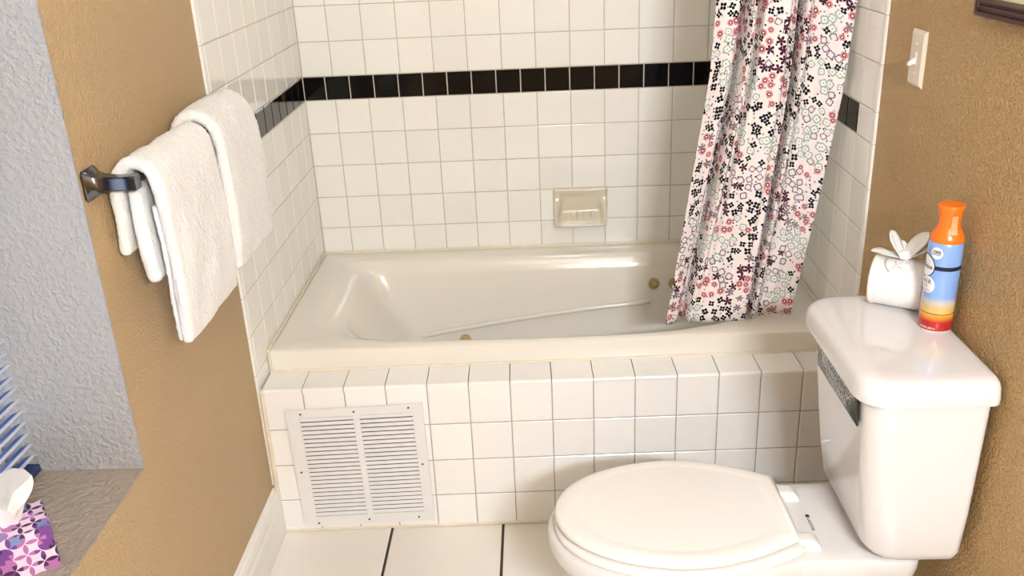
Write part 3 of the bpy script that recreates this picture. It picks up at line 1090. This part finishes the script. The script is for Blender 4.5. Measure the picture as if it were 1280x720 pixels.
# sign on the tank front
def sign():
    yA, yB, z0, z1 = -1.283, -1.532, 0.6955, 0.7560
    # tank front leans a little
    root = empty('sign_plate', (1.3285, (yA + yB) / 2, z0))
    tilt = math.atan2(1.338 - 1.327, 0.772 - 0.64)
    root.rotation_euler = (0, -tilt, 0)
    tag(root, 'black glossy notice plate with white capitals stuck on the toilet tank', 'sign')
    w, h = abs(yB - yA), z1 - z0
    me = bevel_box_mesh('plate', 0.004, w, h, 0.0012)
    link('plate', me, 'black_sign', root, (-0.0008, 0, 0))
    mb = MB()
    for k, line in enumerate(('PLEASE DO NOT FLUSH', 'ANYTHING EXCEPT', 'TOILET PAPER')):
        vs, fs = text_geom(line, 0.0212, 'CENTER', 1.0, 0.0)
        zc = h * (0.80 - 0.295 * k)
        mb.add([(-0.0032, -v.x * 0.96, zc + v.y * 0.92) for v in vs], fs)
    mb.build('lettering', 'letter', root)
sign()

# ------------------------------------------------------------------ toilet roll with folded paper flower
LIDZ = 0.8170
def toilet_roll():
    a, b = Vector((1.438, -1.238, 0)), Vector((1.524, -1.290, 0))
    c = (a + b) / 2
    d = (b - a)
    ln, R = 0.104, 0.0505
    rz = math.atan2(d.y, d.x)
    root = empty('toilet_paper_roll', (c.x, c.y, LIDZ), rz)
    tag(root, 'white toilet paper roll lying on the tank lid with paper flower', 'toilet paper')
    prof = [(0.021, -ln / 2), (R - 0.003, -ln / 2), (R, -ln / 2 + 0.003), (R, ln / 2 - 0.003), (R - 0.003, ln / 2), (0.021, ln / 2)]
    m = MB()
    n = 48
    rings = []
    for r, h in prof + [prof[0]]:
        rings.append([(h, r * math.cos(2 * PI * k / n), R + r * math.sin(2 * PI * k / n)) for k in range(n)])
    m.rings(rings, cap0=False, cap1=False)
    m.build('roll', 'tp', root, smooth=True, angle=40)
    m = MB()
    m.rings([[(h, r * math.cos(2 * PI * k / 24), R + r * math.sin(2 * PI * k / 24)) for k in range(24)] for r, h in ((0.021, -ln / 2), (0.021, ln / 2), (0.0195, ln / 2), (0.0195, -ln / 2), (0.021, -ln / 2))], False, False)
    m.build('core', simple('brown_card', (0.35, 0.24, 0.14), 0.9), root)
    # paper flower: pointed petals and a crumpled knot
    top = Vector((0.004, -0.004, 2 * R))
    def petal(az, el, length, width, curl, name='petal'):
        vs, fs = [], []
        nu, nv = 9, 5
        for i in range(nu):
            t = i / (nu - 1)
            wd = width * (0.42 + 0.9 * t - 1.22 * t ** 3.2) if t < 1 else 0.002
            wd = max(wd, 0.002)
            for j in range(nv):
                s = -1 + 2 * j / (nv - 1)
                r_ = length * t
                x = r_ * math.cos(el + curl * t)
                z = r_ * math.sin(el + curl * t) + 0.30 * wd * abs(s) ** 1.5
                y = s * wd
                p = Vector((x, y, z)) + Vector(noise.noise_vector((az + t * 3, s * 2, 0.3))) * 0.0025
                q = Matrix.Rotation(az, 3, 'Z') @ p
                vs.append(top + q)
        for i in range(nu - 1):
            for j in range(nv - 1):
                k = i * nv + j
                fs.append((k, k + 1, k + nv + 1, k + nv))
        o = link(name, make_mesh(name, vs, fs, True), 'paper', root)
        s_ = o.modifiers.new('thickness', 'SOLIDIFY')
        s_.thickness = 0.0008
    # azimuths in the roll's frame (world azimuth minus rz)
    for waz, el, ln_, wd, curl in ((PI + 0.02, 0.36, 0.070, 0.031, -0.05), (PI - 0.75, 0.95, 0.064, 0.027, 0.1), (0.25, 0.74, 0.072, 0.029, 0.05), (-0.15, 0.38, 0.056, 0.027, 0.2),
                                   (-0.75, 0.15, 0.045, 0.024, -0.7), (-1.8, 0.15, 0.036, 0.022, -0.6), (-2.6, 0.2, 0.046, 0.024, -0.5), (1.4, 0.7, 0.045, 0.016, 0.0)):
        az = waz - rz
        petal(az, el, ln_, wd, curl)
    bm = bmesh.new()
    bmesh.ops.create_icosphere(bm, subdivisions=3, radius=0.0125)
    for v in bm.verts:
        nn = noise.noise(v.co * 130)
        v.co = v.co * (1 + 0.25 * nn)
        v.co.z *= 0.85
        v.co += top + Vector((0.002, 0, 0.010))
    me = bpy.data.meshes.new('knot')
    bm.to_mesh(me)
    bm.free()
    me.polygons.foreach_set('use_smooth', [True] * len(me.polygons))
    link('knot', me, 'paper', root)
toilet_roll()

# ------------------------------------------------------------------ air freshener can
def can():
    root = empty('air_freshener_can', (1.514, -1.374, LIDZ))
    tag(root, 'blue air freshener spray can with orange cap on the tank lid', 'spray can')
    R = 0.0305
    prof = [(R - 0.003, 0.0), (R - 0.001, 0.0015), (R, 0.006), (R, 0.035), (R - 0.0008, 0.038), (R, 0.041), (R, 0.170), (R - 0.001, 0.177), (R - 0.004, 0.182)]
    MB().lathe(prof, 48).build('can_body', 'can', root, smooth=True, angle=50)
    cap = MB()
    prof = [(R - 0.0015, 0.179), (R - 0.0005, 0.181), (R - 0.001, 0.187), (R - 0.0045, 0.194), (R - 0.0095, 0.205), (R - 0.0120, 0.216), (R - 0.0115, 0.226), (R - 0.0085, 0.238), (R - 0.0065, 0.245), (R - 0.0075, 0.2485), (R - 0.011, 0.2495), (0.010, 0.2475), (0.001, 0.247)]
    cap.lathe(prof, 48)
    capo = cap.build('cap', 'orange', root, smooth=True, angle=60)
    # finger button let into the cap, facing right of the camera
    def wrap(vs, a0, z0, r):
        out = []
        for v in vs:
            a = a0 + v.x / r
            out.append((r * math.cos(a), r * math.sin(a), z0 + v.y))
        return out
    a0 = math.radians(-92)
    m = MB()
    rings = []
    for z, r in ((0.197, 0.0275), (0.205, 0.0245), (0.215, 0.0225), (0.225, 0.0225), (0.232, 0.0235)):
        rings.append([(rr_ * math.cos(a0 + s), rr_ * math.sin(a0 + s), z) for s, rr_ in ((-0.28, r - 0.006), (-0.24, r), (0.24, r), (0.28, r - 0.006))])
    m.rings(rings)
    m.build('spray_button', 'orange_lite', capo)
    RL = R + 0.0003
    def disc(a, z, rad, name, mat, r=RL, n=32, sy=1.0):
        vs = [Vector((0, 0, 0))] + [Vector((rad * math.cos(2 * PI * k / n), sy * rad * math.sin(2 * PI * k / n), 0)) for k in range(n)]
        # concentric rings keep it on the curved wall
        vv, ff = [], []
        K = 6
        for q in range(1, K + 1):
            vv += [v * (q / K) for v in vs[1:]]
        vv.append(vs[0])
        for q in range(K - 1):
            for k in range(n):
                ff.append((q * n + k, q * n + (k + 1) % n, (q + 1) * n + (k + 1) % n, (q + 1) * n + k))
        for k in range(n):
            ff.append((K * n, (k + 1) % n, k))
        o = link(name, make_mesh(name, wrap(vv, a, z, r), ff), mat, root)
        return o
    aL = math.radians(-181)
    # navy stripe round the can
    m = MB()
    n = 40
    s0, s1 = math.radians(-181), math.radians(10)
    rings = [[(RL * math.cos(s0 + (s1 - s0) * k / n), RL * math.sin(s0 + (s1 - s0) * k / n), z) for k in range(n + 1)] for z in (0.1270, 0.1350)]
    m.rings(rings, False, False, closed=False)
    m.build('stripe', 'ink', root)
    disc(aL, 0.131, 0.0225, 'logo_ring', 'ink', RL + 0.0001)
    disc(aL, 0.131, 0.0205, 'logo_disc', 'logo_white', RL + 0.0002)
    disc(math.radians(-141), 0.160, 0.0115, 'claim_disc', 'logo_white', RL + 0.0001)
    disc(math.radians(-164), 0.095, 0.0170, 'name_disc', 'logo_white', RL + 0.0001)
    def words(s, size, a, z, mat, name='lettering', sp=1.0, bold=0.0):
        vs, fs = text_geom(s, size, 'CENTER', sp, bold)
        link(name, make_mesh(name, wrap(vs, a, z, RL + 0.0005), fs), mat, root)
    words('febreze', 0.0125, aL, 0.130, 'ink', sp=0.95, bold=0.0002)
    words('100%', 0.0075, math.radians(-141), 0.1625, 'ink', bold=0.0002)
    words('NATURAL', 0.0040, math.radians(-141), 0.1575, 'ink', bold=0.0001)
    words('AIR', 0.0120, math.radians(-166), 0.1010, 'ink', sp=1.3, bold=0.0001)
    words('MIST', 0.0050, math.radians(-168), 0.0915, 'ink', sp=1.2)
    words('Hawaiian', 0.0062, math.radians(-168), 0.0845, 'red_ink')
    words('Aloha', 0.0062, math.radians(-168), 0.0785, 'red_ink')
    words('8.8 OZ (250 g)', 0.0048, math.radians(-140), 0.0095, 'logo_white', bold=0.0001)
can()

# ------------------------------------------------------------------ light switch
def light_switch():
    root = empty('light_switch', (XR, -1.036, 1.276))
    tag(root, 'ivory toggle light switch on the tan wall beside the tiles', 'light switch')
    w, h = 0.072, 0.1145
    def rr(ww, hh, x):
        return [(x, y, z) for y, z in ((-ww / 2, -hh / 2), (ww / 2, -hh / 2), (ww / 2, hh / 2), (-ww / 2, hh / 2))]
    MB().rings([rr(w, h, 0.001), rr(w, h, -0.0018), rr(w - 0.012, h - 0.012, -0.0065), rr(w - 0.014, h - 0.014, -0.0068)]).build('cover_plate', 'switch', root)
    MB().rings([rr(0.011, 0.026, -0.0060), rr(0.0105, 0.0255, -0.0085)]).build('toggle_collar', 'switch', root)
    tg = MB().rings([[(-0.006, y, z) for y, z in ((-.0042, -.009), (.0042, -.009), (.0042, .004), (-.0042, .004))],
                     [(-0.022, y, z) for y, z in ((-.0036, -.0145), (.0036, -.0145), (.0036, -.008), (-.0036, -.008))]])
    tg.build('toggle', 'white_plastic', root)
    for z in (0.030, -0.030):
        MB().lathe([(0.0034, 0.0), (0.0034, -0.0016), (0.0020, -0.0024), (0.0001, -0.0025)], 12, (-0.0066, 0, z), 'x').build('screw', 'switch', root)
light_switch()

# ------------------------------------------------------------------ framed picture on the right wall
def picture():
    y1, y0, z0, z1 = -1.293, -1.72, 1.391, 1.93
    root = empty('picture_frame', (XR, (y0 + y1) / 2, z0))
    tag(root, 'dark red ridged wooden picture frame with cream mat on right wall', 'picture frame')
    w, h = y1 - y0, z1 - z0
    prof = [(0.0, 0.0), (0.0, 0.016), (0.003, 0.019), (0.008, 0.0195), (0.010, 0.015), (0.013, 0.015), (0.015, 0.020), (0.019, 0.021), (0.021, 0.016), (0.023, 0.016), (0.025, 0.020), (0.029, 0.019), (0.031, 0.012), (0.031, 0.004)]
    rings = []
    for d, o in prof:
        rings.append([(-o, y, z) for y, z in ((-w / 2 + d, d), (w / 2 - d, d), (w / 2 - d, h - d), (-w / 2 + d, h - d))])
    MB().rings(rings, False, False).build('moulding', 'wood', root)
    MB().box(-0.006, -0.003, -w / 2 + 0.025, w / 2 - 0.025, 0.025, h - 0.025).build('mat_board', 'mat', root)
    MB().box(-0.003, -0.0005, -w / 2 + 0.004, w / 2 - 0.004, 0.004, h - 0.004).build('backing', 'wood', root)
picture()

# ------------------------------------------------------------------ towel bar and towels on the left wall
BX, BZ = 0.066, 1.200
def towel_bar():
    root = empty('towel_bar', (XW, -1.21, BZ))
    tag(root, 'dark chrome towel bar with flared square posts on left wall', 'towel bar')
    ya, yb = -1.507, -0.912
    for y in (ya, yb):
        prof = [(0.0, 0.0270), (0.0025, 0.0275), (0.006, 0.0255), (0.014, 0.0190), (0.026, 0.0145), (0.042, 0.0125), (0.060, 0.0120), (0.082, 0.0128), (0.084, 0.0118)]
        rings = []
        for x, s in prof:
            c = s * 0.22
            rings.append([(x, y + 1.21 + a, b) for a, b in ((-s + c, -s), (s - c, -s), (s, -s + c), (s, s - c), (s - c, s), (-s + c, s), (-s, s - c), (-s, -s + c))])
        MB().rings(rings).build('post', 'chrome', root, smooth=True, angle=35)
    MB().tube([(BX - XW, ya + 1.21 + 0.008, 0), (BX - XW, yb + 1.21 - 0.008, 0)], 0.0085, 16).build('bar', 'chrome', root, smooth=True, angle=40)
towel_bar()

def sweep_layer(mb, path, thick, y0, y1, seed, ny=105, amp=0.0035):
    """a soft thick sheet: centre line path in (x, z), swept along y"""
    c = catmull([(x, 0, z) for x, z in path], 15)
    n = len(c)
    nor = []
    for i in range(n):
        t = (c[min(i + 1, n - 1)] - c[max(i - 1, 0)]).normalized()
        nor.append(Vector((-t.z, 0, t.x)))
    ys = [y0, y0 + 0.003, y0 + 0.008]
    ys += [y0 + 0.008 + (y1 - y0 - 0.016) * k / ny for k in range(1, ny)]
    ys += [y1 - 0.008, y1 - 0.003, y1]
    rings = []
    for q, y in enumerate(ys):
        e = min(q, len(ys) - 1 - q)
        f = (0.35, 0.75, 0.95)[e] if e < 3 else 1.0
        h = thick / 2 * f
        ring = []
        def P_(i, s):
            p = c[i] + nor[i] * (h * s)
            w = noise.noise((p.x * 14 + seed, y * 13, p.z * 9 + seed * 3)) * amp * 1.6
            w2 = noise.noise((p.x * 190 + seed, y * 190, p.z * 190)) * 0.0019 + noise.noise((p.x * 60, y * 55 + seed, p.z * 50)) * 0.0010
            g = c[i] + nor[i] * (h * s + w + w2)
            return Vector((g.x, y + noise.noise((seed, p.z * 8, 4.0)) * 0.006, g.z))
        for i in range(n):
            ring.append(P_(i, 1))
        tE = (c[-1] - c[-2]).normalized()
        for k in range(1, 6):
            a = PI * k / 6
            ring.append(P_(n - 1, math.cos(a)) + tE * (h * math.sin(a)))
        for i in range(n - 1, -1, -1):
            ring.append(P_(i, -1))
        tS = (c[0] - c[1]).normalized()
        for k in range(1, 6):
            a = PI * k / 6
            ring.append(P_(0, -math.cos(a)) + tS * (h * math.sin(a)))
        rings.append(ring)
    mb.rings(rings)

def towels():
    # near towel: three hanging layers at its near end
    m = MB()
    sweep_layer(m, [(0.015, 1.065), (0.017, 1.13), (0.022, 1.185), (0.042, 1.217), (0.066, 1.224), (0.088, 1.210), (0.096, 1.170), (0.100, 1.08), (0.101, 0.97), (0.098, 0.890)], 0.022, -1.482, -1.192, 1.3)
    sweep_layer(m, [(0.084, 1.14), (0.084, 1.05), (0.083, 0.96), (0.082, 0.888)], 0.011, -1.474, -1.19, 5.1)
    sweep_layer(m, [(0.050, 1.168), (0.049, 1.12), (0.051, 1.05), (0.053, 1.012)], 0.024, -1.478, -1.19, 8.7)
    o = m.build('towel', 'terry', None, smooth=True)
    tag(o, 'white terry towel hung over the near half of the bar', 'towel')
    m = MB()
    sweep_layer(m, [(0.016, 1.060), (0.017, 1.13), (0.020, 1.19), (0.038, 1.232), (0.066, 1.243), (0.095, 1.226), (0.110, 1.180), (0.114, 1.08), (0.113, 1.0), (0.107, 0.925)], 0.026, -1.185, -0.938, 3.9)
    sweep_layer(m, [(0.092, 1.14), (0.093, 1.05), (0.092, 0.98), (0.089, 0.925)], 0.014, -1.180, -0.945, 6.6)
    o = m.build('towel', 'terry', None, smooth=True)
    tag(o, 'white terry towel at the tiled end of the bar, overlapping its neighbour', 'towel')
towels()

# ------------------------------------------------------------------ blind in the window
def blind():
    root = empty('window_blind', (-0.212, 0, WZ0 + 0.004))
    tag(root, 'slatted horizontal blind in the window recess, blue shade and lit edges painted in', 'blind')
    ya, yb = WY0 + 0.012, WY1 - 0.012
    p = 0.0235
    tilt = math.radians(-20)
    prof = []
    for k in range(6):
        s = -1 + 2 * k / 5
        prof.append((s * 0.0145, 0.0022 * (1 - s * s)))
    prof += [(a, b - 0.0008) for a, b in reversed(prof)]
    pr = [(a * math.cos(tilt) - b * math.sin(tilt), a * math.sin(tilt) * -1 + b * math.cos(tilt)) for a, b in prof]
    m = MB().rings([[(a, y, b) for a, b in pr] for y in (ya, yb)])
    me = make_mesh('slat', m.v, m.f)
    me.materials.append(M['slat_shade'])
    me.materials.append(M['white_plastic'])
    for pg in me.polygons:          # room-side third coloured white as the lit face, the rest as blue shade
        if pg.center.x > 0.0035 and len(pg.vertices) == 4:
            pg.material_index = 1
    z = 0.036
    top = WZ1 - WZ0 - 0.06
    while z < top:
        link('slat', me, 'slat_shade', root, (0, 0, z))
        z += p
    bm_ = bevel_box_mesh('bottom_rail', 0.030, yb - ya, 0.016, 0.003)
    link('bottom_rail', bm_, 'navy', root, (0.002, (ya + yb) / 2, 0.006))
    link('head_rail', bevel_box_mesh('head_rail', 0.034, yb - ya, 0.030, 0.003), 'navy', root, (0, (ya + yb) / 2, top + 0.004))
    for y in (ya + 0.14, (ya + yb) / 2, yb - 0.14):
        MB().tube([(0.016, y, 0.01), (0.016, y, top)], 0.0008, 6).build('cord', 'white_plastic', root)
blind()

# ------------------------------------------------------------------ tissue box on the sill
def tissue_box():
    z0 = WZ0 + 0.004
    phi = 0.62
    s, h = 0.084, 0.080
    A = Vector((-0.030, -1.822))
    ex = Vector((-math.cos(phi), -math.sin(phi)))
    ey = Vector((-math.sin(phi), math.cos(phi)))
    c = A + ex * s / 2 + ey * s / 2
    root = empty('tissue_box', (c.x, c.y, z0), phi)
    tag(root, 'purple petal-patterned tissue box on the window sill', 'tissue box')
    bm = bmesh.new()
    bmesh.ops.create_cube(bm, size=1.0)
    for v in bm.verts:
        v.co = Vector((v.co.x * s, v.co.y * s, (v.co.z + 0.5) * h))
    bmesh.ops.bevel(bm, geom=list(bm.edges), offset=0.0012, segments=2, profile=0.5, affect='EDGES')
    uvl = bm.loops.layers.uv.new('print')
    for f in bm.faces:
        n = f.normal
        for lp in f.loops:
            q = lp.vert.co
            if abs(n.z) > 0.7:
                lp[uvl].uv = (q.x, q.y)
            elif abs(n.x) > abs(n.y):
                lp[uvl].uv = (q.y + 0.31, q.z)
            else:
                lp[uvl].uv = (q.x, q.z + 0.17)
    me = bpy.data.meshes.new('carton')
    bm.to_mesh(me)
    bm.free()
    link('carton', me, 'petal_box', root)
    # pulled-up tissue
    vs, fs = [], []
    nu, nv = 22, 16
    for j in range(nv + 1):
        t = j / nv
        for i in range(nu):
            a = 2 * PI * i / nu
            r = 0.010 + 0.036 * t ** 0.8 * (0.55 + 0.45 * math.cos(2 * a + 0.6) ** 2) + 0.006 * math.sin(5 * a + 3 * t)
            zz = h - 0.004 + 0.095 * t * (0.75 + 0.25 * math.cos(a * 2 - 0.5))
            d = noise.noise_vector((math.cos(a) * 1.5, math.sin(a) * 1.5, t * 2.5)) * 0.010 * t
            vs.append((r * math.cos(a) + d.x - 0.010, 0.6 * r * math.sin(a) + d.y, zz + d.z))
    for j in range(nv):
        for i in range(nu):
            b = j * nu + i
            fs.append((b, j * nu + (i + 1) % nu, (j + 1) * nu + (i + 1) % nu, b + nu))
    fs.append(tuple(nv * nu + i for i in range(nu)))
    link('tissue', make_mesh('tissue', vs, fs, True, 70), 'paper', root)
tissue_box()

# ------------------------------------------------------------------ lamps of the room (behind and above the camera)
def vanity_light():
    root = empty('vanity_light', (1.315, Y_REAR, 1.93))
    tag(root, 'chrome vanity light bar with lit white globes on the rear wall', 'light')
    link('back_bar', bevel_box_mesh('back_bar', 0.47, 0.03, 0.10, 0.006), 'chrome', root, (0, 0.0155, -0.05))
    m = MB()
    n = 16
    pr = [(max(0.0005, 0.050 * math.sin(PI * k / n)), -0.050 * math.cos(PI * k / n)) for k in range(n + 1)]
    m.lathe(pr, 24)
    me = make_mesh('globe', m.v, m.f, True)
    for x in (-0.18, -0.06, 0.06, 0.18):
        MB().tube([(x, 0.03, 0), (x, 0.052, 0)], 0.022, 16).build('socket', 'chrome', root)
        link('globe', me, 'bulb', root, (x, 0.105, 0))
vanity_light()
def ceiling_light():
    root = empty('ceiling_light', (0.88, -1.05, CEIL))
    tag(root, 'round lit glass ceiling light above the room', 'light')
    MB().lathe([(0.15, -0.0005), (0.15, -0.02), (0.14, -0.025)], 36).build('base_ring', 'chrome', root, smooth=True, angle=40)
    MB().lathe([(0.138, -0.022), (0.130, -0.045), (0.10, -0.068), (0.05, -0.080), (0.001, -0.083)], 36).build('glass_dome', 'dome', root, smooth=True, angle=60)
ceiling_light()
